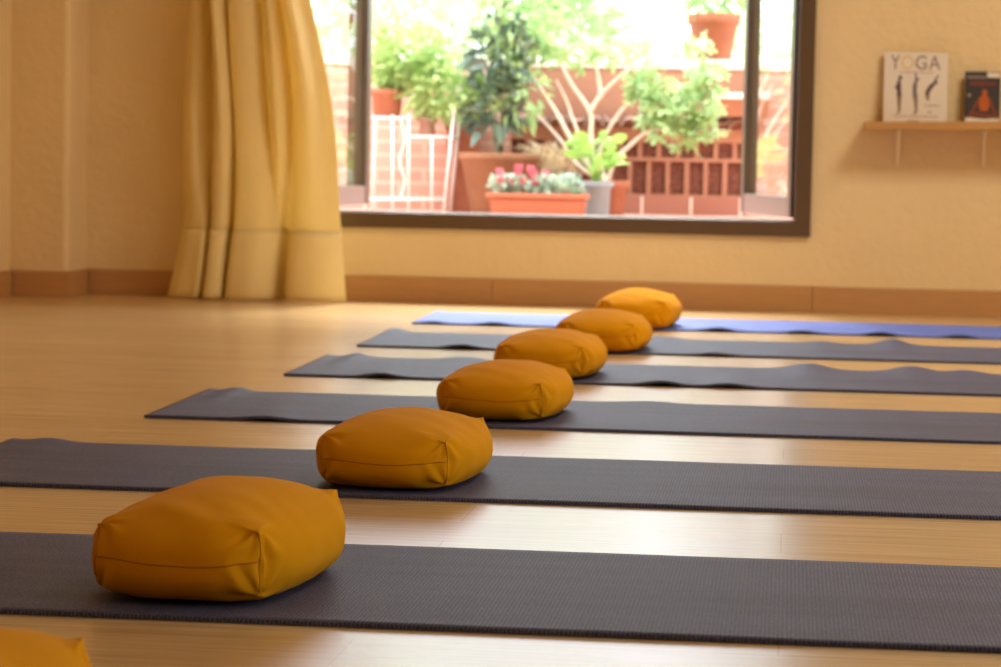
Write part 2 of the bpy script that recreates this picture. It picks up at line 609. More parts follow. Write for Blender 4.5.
# lifted ripples: (x, side 0 front / 1 back, height, width)
RIP = [
    [(-1.30, 1, 0.008, 0.05)],
    [(-1.36, 1, 0.007, 0.04)],
    [(-1.06, 0, 0.006, 0.05), (-1.245, 1, 0.008, 0.03), (-0.3, 1, 0.004, 0.06)],
    [(-0.99, 0, 0.009, 0.045), (-0.30, 0, 0.010, 0.05), (-0.14, 0, 0.008, 0.05), (-0.86, 1, 0.008, 0.06), (-1.15, 1, 0.01, 0.03), (0.06, 1, 0.016, 0.06), (0.33, 1, 0.016, 0.06), (0.47, 1, 0.010, 0.05)],
    [(-0.92, 0, 0.010, 0.05), (-0.2, 0, 0.006, 0.05), (0.32, 1, 0.018, 0.05), (-0.38, 1, 0.008, 0.05), (-1.2, 1, 0.009, 0.03), (0.1, 1, 0.006, 0.05)],
    [(-0.95, 0, 0.008, 0.05), (-1.15, 0, 0.006, 0.04), (-0.22, 0, 0.010, 0.05), (0.05, 0, 0.008, 0.05), (0.30, 0, 0.010, 0.05), (0.55, 0, 0.008, 0.05)],
]
MLAB = ['charcoal yoga mat nearest the camera, under the largest whole orange cushion',
        'charcoal yoga mat, second from the camera, its left end just inside the photo',
        'dark grey yoga mat, third from the camera, left end lying fully in view',
        'grey yoga mat, fourth from the camera, with wavy lifted edges and two humps at right',
        'slate blue-grey yoga mat, second from the wall, one hump on its far edge',
        'light blue yoga mat closest to the wall below the window']
MMAT = ['mat_a', 'mat_a', 'mat_a', 'mat_a', 'mat_b', 'mat_c']


def mat_mesh(i):
    bm = bmesh.new()
    nx, ny = 200, 30
    rng = random.Random(i)
    off = rng.uniform(0, 50)

    def hz(x, v):
        z = 0.0
        for (rx, side, h, w) in RIP[i]:
            dx = x - rx
            fall = v if side else 1 - v
            z += h * math.exp(-(dx / w) ** 2) * max(0, fall) ** 2.2
        z += 0.0006 * (1 + noise.noise(Vector((x * 5 + off, v * 4, 0))))
        if x < MAT_X[i] + 0.05:
            z += 0.004 * ((MAT_X[i] + 0.05 - x) / 0.05) ** 2 * v
        return z
    top, bot = [], []
    for a in range(nx + 1):
        x = ML * a / nx
        ct, cb = [], []
        for b in range(ny + 1):
            v = b / ny
            y = MW * v
            z = hz(x + MAT_X[i], v)
            ct.append(bm.verts.new((x, y, z + MT)))
            cb.append(bm.verts.new((x, y, z)))
        top.append(ct)
        bot.append(cb)
    for a in range(nx):
        for b in range(ny):
            f = bm.faces.new((top[a][b], top[a + 1][b], top[a + 1][b + 1], top[a][b + 1]))
            f.smooth = True
            bm.faces.new((bot[a][b], bot[a][b + 1], bot[a + 1][b + 1], bot[a + 1][b]))
        for b in (0, ny):
            bm.faces.new((top[a][b], bot[a][b], bot[a + 1][b], top[a + 1][b]))
    for b in range(ny):
        for a in (0, nx):
            bm.faces.new((top[a][b], bot[a][b], bot[a][b + 1], top[a][b + 1]))
    return bm


for i in range(6):
    o = obj('yoga_mat', mat_mesh(i), M[MMAT[i]], loc=(MAT_X[i], MAT_Y[i], 0.0003))
    tag(o, MLAB[i], 'yoga mat', 'yoga mats laid out in a row on the wooden floor')

# ------------------------------------------------------------------ cushions
CW, CL, CH = 0.242, 0.41, 0.047
CZ = 0.058


def cushion_pt(q, seed, tall=1.0):
    x, y, z = q
    k = 3.6
    n = (abs(x) ** k + abs(y) ** k + abs(z) ** k) ** (1 / k)
    s = Vector((x / n, y / n, z / n))
    c = abs(x * y * z)
    ear = c ** 3.3 * (((0.74 if y < 0 else 0.6) if z > 0 else 0.5) if (y < 0 or z > 0) else 0.2)
    X = 0.5 * CW * s.x * (1 + 0.14 * (1 - s.y ** 2) * (1 - s.z ** 2)) * (1 - 0.03 * s.z) + 0.5 * CW * math.copysign(ear, x) * 0.13
    Y = 0.5 * CL * s.y * (1 + 0.05 * (1 - s.x ** 2) * (1 - s.z ** 2)) + 0.5 * CL * math.copysign(ear, y) * 0.15
    Z = CH * s.z * (1 if z > 0 else 1.3)
    dome = max(0, 1 - s.x ** 2) ** 0.9 * max(0, 1 - (s.y * 0.98) ** 2) ** 0.8
    if z > 0:
        Z += 0.026 * dome * s.z
    else:
        Z += 0.02 * dome * s.z
    Z += ((-0.007 if y < 0 else 0.007) if z > 0 else 0.014) * ear
    # puckers running out of each corner
    P = Vector((X, Y, Z))
    sx, sy, sz = (1 if v > 0 else -1 for v in (x, y, z))
    dc = Vector((abs(x) - 1, abs(y) - 1, abs(z) - 1))
    dist = math.sqrt((dc.x * CW) ** 2 + (dc.y * CL) ** 2 + (dc.z * CH * 2) ** 2) * 0.5
    ang = math.atan2(dc.z * CH * 2, dc.x * CW + dc.y * CL + 1e-6)
    hh = (sx * 3 + sy * 7 + sz * 11) * 1.7 + seed * 5.1
    wr = math.sin(ang * 9 + hh + 2 * noise.noise(Vector((X * 30, Y * 30, Z * 30)))) * 0.003 * math.exp(-((dist - 0.03) / 0.04) ** 2)
    # long soft folds
    wr += 0.003 * noise.noise(Vector((X * 9 + seed * 13, Y * 22 + X * 12, Z * 20)))
    wr += 0.0035 * noise.noise(Vector((X * 7 + seed * 3, Y * 6, Z * 9 + seed)))
    nn = Vector((s.x / CW ** 1, s.y / CL ** 1, s.z / (2 * CH))).normalized()
    P += nn * wr
    # rests on the mat
    zb = P.z + CZ
    if zb < 0.016:
        t = max(-1.0, (zb - 0.016) / 0.05)
        zb = 0.016 + 0.016 * math.tanh(t * 3.2) * 1.0
    P.z = max(0.0, zb) * tall
    return P


def cushion_bm(seed, tall=1.0, n=44):
    bm = bmesh.new()
    verts = {}

    def V(i, j, k):
        key = (i, j, k)
        if key not in verts:
            g = lambda a: math.sin((-1 + 2 * a / n) * PI / 2) * 0.35 + (-1 + 2 * a / n) * 0.65
            verts[key] = bm.verts.new(cushion_pt((g(i), g(j), g(k)), seed, tall))
        return verts[key]
    for a in range(n):
        for b in range(n):
            for w in (0, n):
                for f in ((lambda i, j: (i, j, w)), (lambda i, j: (i, w, j)), (lambda i, j: (w, i, j))):
                    bm.faces.new((V(*f(a, b)), V(*f(a + 1, b)), V(*f(a + 1, b + 1)), V(*f(a, b + 1))))
    return bm


def seam_bm(seed, tall):
    bm = bmesh.new()
    mid = Vector((0, 0, CZ))

    def P(q):
        p = cushion_pt(q, seed, tall)
        return p - (p - mid).normalized() * 0.0004
    tube(bm, [P((-0.97 + 1.94 * t / 40, -1, -0.06 + 0.04 * math.sin(t * 0.2))) for t in range(41)], 0.0011, 6)
    for sx in (-1, 1):
        tube(bm, [P((sx, -1, -0.92 + 1.84 * t / 20)) for t in range(21)], 0.0011, 6)
    return bm


CUSH = [  # x, front y, rot deg, label
    (-0.704, 3.012, -6, 0.97, 'large orange cushion on the mat nearest the camera'),
    (-0.634, 4.125, -4, 0.88, 'orange cushion on the second mat from the camera'),
    (-0.59, 5.28, -4, 0.86, 'orange cushion on the third mat from the camera'),
    (-0.592, 6.33, -3, 0.86, 'orange cushion on the fourth mat from the camera'),
    (-0.526, 7.29, -1, 0.86, 'orange cushion on the slate blue-grey mat, second from the wall'),
    (-0.487, 8.35, -3, 0.92, 'orange cushion lit pale on top, on the light blue mat by the wall'),
    (-0.748, 1.955, -3, 0.95, 'orange cushion cut off by the lower left corner of the photo'),
]
for i, (x, y, rz, tall, lab) in enumerate(CUSH):
    z = 0.0062 if i < 6 else 0.0002
    e = empty('cushion', (x, y + CL / 2, z), R(rz))
    tag(e, lab, 'cushion', 'orange cushions along the row of mats')
    obj('cover', cushion_bm(i + 1, tall), M['cushion'], e, smooth=True)
    obj('seam', seam_bm(i + 1, tall), M['seam'], e, smooth=True)

# ------------------------------------------------------------------ curtain
cur = empty('curtain', (-1.96, 9.5, 0))
tag(cur, 'pale yellow floor-length curtain gathered at the left side of the window', 'curtain')
# fold profile along the cloth: (u at floor 0..1, u higher up, depth offset at floor, depth offset higher up)
FOLD = [(0.00, 0.00, 0.05, 0.03), (0.05, 0.05, 0.00, 0.0), (0.12, 0.10, -0.02, 0.00), (0.175, 0.16, -0.03, 0.045), (0.20, 0.20, 0.02, 0.04), (0.225, 0.215, -0.04, -0.04),
        (0.28, 0.26, -0.055, -0.06), (0.315, 0.31, -0.035, -0.03), (0.335, 0.335, 0.06, 0.03), (0.355, 0.355, -0.03, -0.03),
        (0.42, 0.43, -0.05, -0.05), (0.50, 0.52, -0.055, -0.03), (0.565, 0.585, -0.035, 0.035), (0.60, 0.62, 0.00, -0.02), (0.62, 0.66, 0.055, -0.05),
        (0.655, 0.71, 0.05, -0.01), (0.675, 0.735, -0.02, 0.045), (0.74, 0.79, -0.05, -0.035), (0.84, 0.86, -0.06, -0.05), (0.93, 0.93, -0.045, 0.02), (1.0, 1.0, 0.0, 0.03)]


def fold_at(s, h):
    """s along the list, h 0 at the floor to 1 high up"""
    n = len(FOLD) - 1
    f = s * n
    i = min(int(f), n - 1)
    t = f - i

    def cr(c):
        p = [FOLD[max(0, min(n, i + k))][c] for k in (-1, 0, 1, 2)]
        return 0.5 * (2 * p[1] + (p[2] - p[0]) * t + (2 * p[0] - 5 * p[1] + 4 * p[2] - p[3]) * t * t + (-p[0] + 3 * p[1] - 3 * p[2] + p[3]) * t ** 3)
    w = min(1, max(0, h))
    w = w * w * (3 - 2 * w)
    return cr(0) * (1 - w) + cr(1) * w, cr(2) * (1 - w) + cr(3) * w


def curtain_pt(s, z):
    u, d = fold_at(s, (z - 0.05) / 0.75)
    hz = min(1.0, z / 1.1)
    left = -2.315 + 0.05 * min(1.0, z / 0.3) + 0.025 * hz
    # the right edge leans in as it rises
    right = -1.63 - 0.03 * hz - 0.115 * hz ** 2
    if z > 1.1:
        left += 0.03 * (z - 1.1)
        right -= 0.07 * (z - 1.1)
    x = left + (right - left) * u + 0.006 * math.sin(z * 7 + s * 9)
    y = 9.50 + d + 0.006 * math.sin(z * 5 + s * 21)
    return Vector((x + 1.96, y - 9.5, z))


def drape_bm(z0, z1, nz, th):
    bm = bmesh.new()
    ns = 240
    g = [[bm.verts.new(curtain_pt(a / ns, z0 + (z1 - z0) * b / nz)) for b in range(nz + 1)] for a in range(ns + 1)]
    for a in range(ns):
        for b in range(nz):
            bm.faces.new((g[a][b], g[a + 1][b], g[a + 1][b + 1], g[a][b + 1]))
    return bm


o = obj('drape', drape_bm(0.250, 2.45, 70, 0), M['curtain'], cur, smooth=True)
s_ = o.modifiers.new('s', 'SOLIDIFY')
s_.thickness = 0.0012
s_.offset = 0
o = obj('hem', drape_bm(0.006, 0.262, 10, 0), M['hem'], cur, smooth=True)
s_ = o.modifiers.new('s', 'SOLIDIFY')
s_.thickness = 0.003
s_.offset = 0

# ------------------------------------------------------------------ shelf and books
TILT = -R(1.0)
SX, SZ = 0.262, 0.7045      # left end, top surface at the left end
shelf = empty('wall_shelf', (SX, Y1, SZ))
shelf.rotation_euler.y = TILT
tag(shelf, 'short pine wall shelf on two cream brackets holding two books', 'shelf')
bm = bmesh.new()
box(bm, 0, 1.0, -0.19, -0.001, -0.030, 0, bevel=0.002)
obj('board', bm, M['shelf'], shelf)
for bx in (0.125, 0.435):
    bm = bmesh.new()
    box(bm, bx - 0.008, bx + 0.008, -0.006, -0.001, -0.16, -0.0305, bevel=0.001)
    box(bm, bx - 0.008, bx + 0.008, -0.165, -0.006, -0.0345, -0.0305, bevel=0.001)
    tube(bm, smooth_path([(bx, -0.15, -0.034), (bx, -0.10, -0.05), (bx, -0.035, -0.10), (bx, -0.005, -0.15)], 5), 0.004, 8)
    obj('bracket', bm, M['bracket'], shelf)


def text_bm(s, size):
    cu = D.curves.new('t', 'FONT')
    cu.body = s
    cu.size = size
    o = D.objects.new('t', cu)
    COL.objects.link(o)
    dg = bpy.context.evaluated_depsgraph_get()
    me = D.meshes.new_from_object(o.evaluated_get(dg))
    bm = bmesh.new()
    bm.from_mesh(me)
    D.objects.remove(o)
    D.curves.remove(cu)
    D.meshes.remove(me)
    # x -> x, y -> z, fit to start at zero
    xs = [v.co.x for v in bm.verts]
    ys = [v.co.y for v in bm.verts]
    x0, y0, w, h = min(xs), min(ys), max(xs) - min(xs), max(ys) - min(ys)
    for v in bm.verts:
        v.co = Vector(((v.co.x - x0) / w, 0, (v.co.y - y0) / h))
    return bm


def place_text(bm, x, z, w, h, y):
    for v in bm.verts:
        v.co = Vector((x + v.co.x * w, y, z + v.co.z * h))
    return bm


def poly(bm, pts, y):
    """flat print: closed outline in (x, z)"""
    bm.faces.new([bm.verts.new((px, y, pz)) for px, pz in pts])
    return bm


def blob(bm, x, z, rx, rz, y, n=14):
    return poly(bm, [(x + rx * math.cos(2 * PI * k / n), z + rz * math.sin(2 * PI * k / n)) for k in range(n)], y)


def limb(bm, pts, y):
    """flat print: a limb of varying width along (x, z, halfwidth)"""
    L_, R_ = [], []
    for i, (px, pz, w) in enumerate(pts):
        a = pts[max(i - 1, 0)]
        b = pts[min(i + 1, len(pts) - 1)]
        t = Vector((b[0] - a[0], b[1] - a[1])).normalized()
        L_.append((px - t.y * w, pz + t.x * w))
        R_.append((px + t.y * w, pz - t.x * w))
    for i in range(len(pts) - 1):
        poly(bm, [L_[i], L_[i + 1], R_[i + 1], R_[i]], y)
    return bm


def book(name, label, x, w, h, d, cover, lean):
    e = empty(name, (x, Y1 - 0.07, SZ + (x - SX) * math.tan(-TILT) + 0.0006))
    e.rotation_euler = (lean, 0, 0)
    tag(e, label, 'book', 'books standing face out on the wall shelf')
    bm = bmesh.new()
    box(bm, 0, w, 0, 0.0015, 0, h)
    box(bm, 0, w, d - 0.0015, d, 0, h)
    box(bm, 0, 0.0015, 0.0015, d - 0.0015, 0, h)
    obj('cover', bm, cover, e)
    bm = bmesh.new()
    box(bm, 0.002, w - 0.004, 0.0016, d - 0.0016, 0.003, h - 0.003)
    obj('pages', bm, M['pages'], e)
    return e


BW1, BH1 = 0.229, 0.257
b1 = book('book', 'large white book with YOGA title and three standing figures, at left on the wall shelf', 0.329, BW1, BH1, 0.022, M['paper'], R(-7))
y = -0.0004
U = lambda fx: fx * BW1
Vv = lambda fz: fz * BH1
for ch, fx, fw, m in (('Y', 0.10, 0.145, 'ink_mauve'), ('O', 0.265, 0.195, 'ink_yellow'), ('G', 0.49, 0.175, 'ink_mauve'), ('A', 0.70, 0.185, 'ink_mauve')):
    o = obj('title_letter', place_text(text_bm(ch, 1), U(fx), Vv(0.755), U(fw), Vv(0.20), y), M[m], b1)
def dashes(fx0, fx1, fz, h, rng):
    bm = bmesh.new()
    x = fx0
    while x < fx1:
        w = rng.uniform(0.02, 0.06)
        box(bm, U(x), U(min(x + w, fx1)), y - 0.0003, y + 0.0003, Vv(fz), Vv(fz + h))
        x += w + 0.012
    return bm


rng = random.Random(3)
bm = dashes(0.24, 0.77, 0.705, 0.018, rng)
obj('subtitle_line', bm, M['ink_pink'], b1)
bm = dashes(0.16, 0.86, 0.075, 0.02, rng)
obj('subtitle_line', bm, M['ink_pink'], b1)
bm = dashes(0.65, 0.88, 0.235, 0.016, rng)
obj('subtitle_line', bm, M['ink_grey'], b1)
bm = dashes(0.70, 0.76, 0.14, 0.02, rng)
obj('subtitle_line', bm, M['ink_grey'], b1)
bm = bmesh.new()
box(bm, U(0.37), U(0.56), y - 0.0003, y + 0.0003, Vv(0.012), Vv(0.024))
obj('publisher_mark', bm, M['ink_dark'], b1)
T = lambda L_: [(U(a), Vv(b), U(w)) for a, b, w in L_]
# standing figure, hands folded behind the back
bm = bmesh.new()
limb(bm, T([(0.235, 0.60, .022), (0.235, 0.52, .036), (0.24, 0.44, .032), (0.245, 0.37, .04)]), y)
limb(bm, T([(0.225, 0.55, .018), (0.185, 0.50, .014), (0.21, 0.46, .012)]), y - 0.0002)
blob(bm, U(0.255), Vv(0.635), U(0.034), Vv(0.03), y - 0.0003)
obj('figure_top', bm, M['ink_dark'], b1)
bm = bmesh.new()
limb(bm, T([(0.245, 0.38, .038), (0.245, 0.26, .026), (0.25, 0.17, .02), (0.24, 0.135, .016), (0.21, 0.125, .014)]), y)
obj('figure_legs', bm, M['ink_skin'], b1)
# standing figure, arms raised
bm = bmesh.new()
limb(bm, T([(0.50, 0.58, .028), (0.485, 0.50, .036), (0.485, 0.44, .03), (0.495, 0.37, .04)]), y)
limb(bm, T([(0.505, 0.58, .018), (0.50, 0.65, .014), (0.495, 0.72, .010)]), y - 0.0002)
blob(bm, U(0.525), Vv(0.615), U(0.028), Vv(0.026), y - 0.0003)
obj('figure_top', bm, M['ink_blue'], b1)
bm = bmesh.new()
limb(bm, T([(0.495, 0.39, .038), (0.51, 0.27, .026), (0.515, 0.17, .02), (0.51, 0.135, .016), (0.47, 0.125, .014)]), y)
obj('figure_legs', bm, M['ink_skin'], b1)
# figure bending back
bm = bmesh.new()
limb(bm, T([(0.80, 0.565, .02), (0.745, 0.52, .036), (0.70, 0.46, .034), (0.685, 0.40, .036)]), y)
limb(bm, T([(0.79, 0.58, .016), (0.83, 0.64, .012), (0.855, 0.68, .008)]), y - 0.0002)
blob(bm, U(0.815), Vv(0.575), U(0.03), Vv(0.028), y - 0.0003)
obj('figure_top', bm, M['ink_dark'], b1)
bm = bmesh.new()
limb(bm, T([(0.685, 0.41, .034), (0.69, 0.36, .028), (0.70, 0.31, .014)]), y)
obj('figure_legs', bm, M['ink_skin'], b1)

BW1, BH1 = 0.127, 0.185
b2 = book('book', 'small dark book with a red seated figure, at the right end of the wall shelf', 0.621, BW1, BH1, 0.018, M['cover_dark'], R(-7))
bm = bmesh.new()
box(bm, U(0.62), U(0.985), y - 0.0003, y + 0.0003, Vv(0.885), Vv(0.985))
obj('white_tag', bm, M['paper'], b2)
bm = bmesh.new()
x = 0.08
for w in (0.1, 0.06, 0.12, 0.09, 0.08):
    box(bm, U(x), U(x + w), y - 0.0003, y + 0.0003, Vv(0.865), Vv(0.915))
    x += w + 0.015
obj('title_line', bm, M['ink_grey'], b2)
bm = dashes(0.15, 0.85, 0.735, 0.055, rng)
obj('title_line', bm, M['ink_red'], b2)
bm = bmesh.new()
poly(bm, [(U(a), Vv(b)) for a, b in ((0.02, 0.0), (0.98, 0.0), (0.98, 0.10), (0.6, 0.06), (0.02, 0.10))], y - 0.0001)
obj('cover_ground', bm, M['paper'], b2)
bm = bmesh.new()
limb(bm, T([(0.55, 0.22, .10), (0.55, 0.34, .15), (0.55, 0.46, .17), (0.55, 0.52, .08)]), y - 0.0002)
blob(bm, U(0.56), Vv(0.58), U(0.075), Vv(0.07), y - 0.0003)
obj('figure_body', bm, M['ink_orange'], b2)
bm = bmesh.new()
limb(bm, T([(0.40, 0.46, .05), (0.28, 0.28, .045), (0.14, 0.13, .04)]), y - 0.0004)
limb(bm, T([(0.70, 0.46, .05), (0.80, 0.28, .045), (0.90, 0.13, .04)]), y - 0.0004)
limb(bm, T([(0.04, 0.09, .03), (0.30, 0.17, .06), (0.52, 0.14, .06)]), y - 0.0003)
limb(bm, T([(0.97, 0.09, .03), (0.78, 0.12, .06), (0.52, 0.14, .06)]), y - 0.0003)
obj('figure_limbs', bm, M['ink_brown'], b2)
bm = bmesh.new()
blob(bm, U(0.12), Vv(0.53), U(0.055), Vv(0.04), y - 0.0003)
obj('cover_badge', bm, M['ink_grey'], b2)

# ------------------------------------------------------------------ terrace
TZ, BY = 0.28, 12.72
bm = bmesh.new()
box(bm, -4.2, 1.6, Y1 + 0.245, BY + 0.3, TZ - 0.2, TZ)
struct('floor_terrace', bm, M['tile'])
bm = bmesh.new()
box(bm, -12, 12, BY + 0.31, 34, -0.6, -0.4)
struct('floor_garden', bm, M['ground'])

wt = empty('wall_terrace', (0, BY, TZ))
wt['kind'] = 'structure'
LX0, LX1 = at(612, 170, BY).x - 0.5, at(748, 170, BY).x
bm = bmesh.new()
box(bm, -4.2, LX0, 0, 0.2, 0, 0.70)
box(bm, LX1, 1.6, 0, 0.2, 0, 0.70)
box(bm, LX0, LX1, 0.05, 0.2, 0, 0.70)
obj('brickwork', bm, M['brick'], wt)
# setback clay parapet above with its white coping
bm = bmesh.new()
box(bm, -4.2, 1.6, 0.06, 0.2, 0.70, 0.715)
obj('parapet', bm, M['clay_bar'], wt)
bm = bmesh.new()
box(bm, -4.2, 1.6, 0.05, 0.25, 0.715, 0.765, bevel=0.006)
obj('coping', bm, M['coping'], wt)
bm = bmesh.new()
box(bm, LX0, LX1, -0.012, 0.05, 0, 0.093, bevel=0.003)
obj('skirting', bm, M['skirt'], wt)
# clay lattice: recessed perforated blocks between thin clay bars
zA, zB, zC_, zD = 0.10, 0.265, 0.285, 0.36
bm = bmesh.new()
box(bm, LX0, LX1, 0.02, 0.049, 0.093, zD)
obj('lattice_block', bm, M['holes'], wt)
bm = bmesh.new()
step = 0.0925
x = LX1 - 0.02
while x > LX0:
    box(bm, x - 0.011, x + 0.011, 0.0, 0.019, 0.105, zB, bevel=0.002)
    box(bm, x - 0.011 + step / 2, x + 0.011 + step / 2, 0.0, 0.019, zC_, zD, bevel=0.002) if x + step < LX1 else None
    x -= step
box(bm, LX0, LX1, -0.004, 0.019, 0.093, 0.105, bevel=0.002)
box(bm, LX0, LX1, -0.004, 0.019, zB, zC_, bevel=0.002)
box(bm, LX0, LX1, -0.006, 0.05, zD, 0.43, bevel=0.002)
box(bm, LX0, LX1, 0.02, 0.05, 0.43, 0.70)
obj('lattice_bars', bm, M['clay_bar'], wt)
# row of curved roof tiles laid along the top of the lattice
bm = bmesh.new()
x = LX0 + 0.06
n = 0
while x < LX1 - 0.04:
    sg = 1 if n % 2 == 0 else -1
    segs = 10
    rows = []
    for yy in (-0.07, 0.019):
        for r in (0.052, 0.040):
            rows.append([bm.verts.new((x + r * math.cos(PI * k / segs), yy, 0.445 + (0.0 if sg > 0 else 0.052) + sg * r * 0.75 * math.sin(PI * k / segs) - (0.012 if yy < 0 else 0))) for k in range(segs + 1)])
    for a, b in ((0, 2), (1, 3), (0, 1), (2, 3)):
        for k in range(segs):
            bm.faces.new((rows[a][k], rows[a][k + 1], rows[b][k + 1], rows[b][k]))
    x += 0.088
    n += 1
obj('tile_cap', bm, M['rooftile'], wt, smooth=False)

# side walls of the terrace
for nm, x0, x1 in (('wall_terrace_left', -4.4, -4.2), ('wall_terrace_right', 1.6, 1.8)):
    bm = bmesh.new()
    box(bm, x0, x1, Y1 + 0.25, BY + 0.2, -0.3, 0.98)
    o = struct(nm, bm, [M['brick_y']])


def pot_profile(rt, rb, h, rim, wall=0.012):
    return [(0.0001, 0), (rb, 0), (rb + 0.004, 0.004), (rt - 0.012, h - rim - 0.004), (rt, h - rim), (rt + 0.003, h - 0.004), (rt - 0.003, h),
            (rt - wall, h), (rt - wall - 0.002, h - 0.03), (0.0001, h - 0.03)]


def plant(name, loc, label, cat, pot_m, rt, rb, h, rim=0.03, group=None, seg=40):
    e = empty(name, loc)
    tag(e, label, cat, group)
    bm = bmesh.new()
    pr = pot_profile(rt, rb, h, rim)
    lathe(bm, pr, seg)
    o = obj('pot', bm, pot_m, e, smooth=False)
    for p in o.data.polygons:
        p.use_smooth = len(p.vertices) == 4
    bm = bmesh.new()
    lathe(bm, [(0.0001, h - 0.0295), (rt - 0.016, h - 0.0295), (rt - 0.02, h - 0.022), (0.0001, h - 0.018)], 24)
    obj('soil', bm, M['soil'], e, smooth=True)
    return e


# --- large clay pot with the dark-leaved tree
Y_ = 12.32
base = Vector((at(499, 200, Y_).x, Y_, TZ))
k = Y_ / 2600
e = plant('potted_tree', base, 'dark-leaved small tree in the big weathered clay pot, left of centre on the terrace', 'potted plant', M['clay_old'], 41 * k, 27 * k, 0.29, 0.035)
rng = random.Random(11)
bm = bmesh.new()
tube(bm, smooth_path([(0, 0, 0.26), (0.01, 0, 0.45), (-0.01, 0.01, 0.7), (0.01, 0, 1.05)]), [0.014 - 0.010 * t / 18 for t in range(19)], 8)
for q in range(9):
    z = 0.42 + q * 0.07
    a = q * 2.4
    tube(bm, smooth_path([(0, 0, z), (0.07 * math.cos(a), 0.07 * math.sin(a), z + 0.06), (0.14 * math.cos(a), 0.12 * math.sin(a), z + 0.15)], 3), [0.006, 0.006, 0.005, 0.005, 0.004, 0.003, 0.003], 6)
obj('trunk', bm, M['bark_dark'], e, smooth=True)
bm = bmesh.new()
cloud(bm, 300, [(Vector((-0.03, 0, 0.52)), Vector((0.13, 0.13, 0.19))), (Vector((0.0, 0, 0.78)), Vector((0.15, 0.14, 0.17)))], 0.085, 0.04, rng, up=0.2)
obj('foliage', bm, M['leaf_dark'], e)
bm = bmesh.new()
cloud(bm, 420, [(Vector((0.09, 0, 0.62)), Vector((0.14, 0.13, 0.2))), (Vector((0.07, 0.0, 0.95)), Vector((0.2, 0.15, 0.2)))], 0.07, 0.03, rng, up=0.3)
f = obj('young_foliage', bm, M['leaf_mid'], e)
f['label'] = 'fresh green upper leaves'

# --- bright bush in a terracotta pot on the metal rack at left
Y_ = 12.42
px0 = at(387, 115, Y_)
e = plant('potted_bush', (px0.x, Y_, 0), 'bright green bushy plant in a small terracotta pot at the left end of the terrace', 'potted plant', M['terracotta'], 0.085, 0.062, 0.13, 0.03)
RACK_TOP = at(387, 117, Y_).z
e.location.z = RACK_TOP + 0.004
bm = bmesh.new()
rng = random.Random(5)
for q in range(16):
    a = rng.uniform(0, 2 * PI)
    tube(bm, smooth_path([(0.02 * math.cos(a), 0.02 * math.sin(a), 0.10), (0.1 + 0.06 * math.cos(a), 0.08 * math.sin(a), 0.22), (rng.uniform(0, 0.4), 0.12 * math.sin(a), rng.uniform(0.1, 0.4))], 3), 0.003, 5)
obj('stems', bm, M['leaf_mid'], e, smooth=True)
bm = bmesh.new()
cloud(bm, 1100, [(Vector((0.42, -0.06, 0.10)), Vector((0.10, 0.07, 0.08))), (Vector((0.10, 0, 0.30)), Vector((0.20, 0.12, 0.17))), (Vector((0.30, -0.02, 0.13)), Vector((0.22, 0.12, 0.14))), (Vector((0.02, 0, 0.22)), Vector((0.13, 0.1, 0.1)))], 0.055, 0.032, rng)
obj('foliage', bm, M['leaf_bright'], e)

# --- white metal rack that carries it
Yr = 12.40
rack = empty('metal_rack', (at(412, 205, Yr).x, Yr, TZ))
tag(rack, 'white wire metal plant rack standing against the brick wall at left', 'rack')


def rk(px, py, dy=0.0):
    p = at(px, py, Yr)
    return Vector((p.x - rack.location.x, dy, p.z - TZ))


def post(px, py0, pxb=None, r=0.006, dy=0.0):
    a = rk(px, py0, dy)
    b = rk(pxb or px, 205, dy)
    b.z = 0.001
    bm = bmesh.new()
    tube(bm, [a, b], r, 8)
    bmesh.ops.create_icosphere(bm, subdivisions=2, radius=r * 1.6, matrix=Matrix.Translation(a))
    obj('post', bm, M['white_metal'], rack, smooth=True)


for dy in (-0.11, 0.11):
    post(372, 106, 369, 0.008, dy)
    post(457, 112, 447, 0.008, dy)
bm = bmesh.new()
zt = RACK_TOP - TZ
for dy in (-0.11, -0.055, 0.0, 0.055, 0.11):
    a, b = rk(371, 117, dy), rk(415, 117, dy)
    a.z = b.z = zt - 0.005
    tube(bm, [a, b], 0.005, 8)
for px in (372, 414):
    a, b = rk(px, 117, -0.11), rk(px, 117, 0.11)
    a.z = b.z = zt - 0.005
    tube(bm, [a, b], 0.005, 8)
obj('top_shelf', bm, M['white_metal'], rack, smooth=True)
bm = bmesh.new()
zl = rk(430, 137).z
for dy in (-0.11, -0.055, 0.0, 0.055, 0.11):
    a, b = rk(413, 137, dy), rk(455, 137, dy)
    a.z = b.z = zl
    tube(bm, [a, b], 0.006, 8)
for px in (413, 455):
    a, b = rk(px, 137, -0.11), rk(px, 137, 0.11)
    a.z = b.z = zl
    tube(bm, [a, b], 0.006, 8)
obj('lower_shelf', bm, M['white_metal'], rack, smooth=True)
for dy in (-0.11, 0.11):
    for pa, pya in ((396, 117), (412, 117), (435, 137)):
        if dy < 0:
            post(pa, pya, None, 0.0055, dy)
bm = bmesh.new()
tube(bm, [rk(369, 199, -0.11), rk(447, 199, -0.11)], 0.006, 8)
obj('bottom_rail', bm, M['white_metal'], rack, smooth=True)
bm = bmesh.new()
pts = [rk(404, 118, -0.115), rk(408, 140, -0.115), rk(403, 160, -0.115), rk(408, 180, -0.115), rk(404, 198, -0.115)]
tube(bm, smooth_path(pts, 6), 0.0045, 8)
obj('scroll_bar', bm, M['white_metal'], rack, smooth=True)

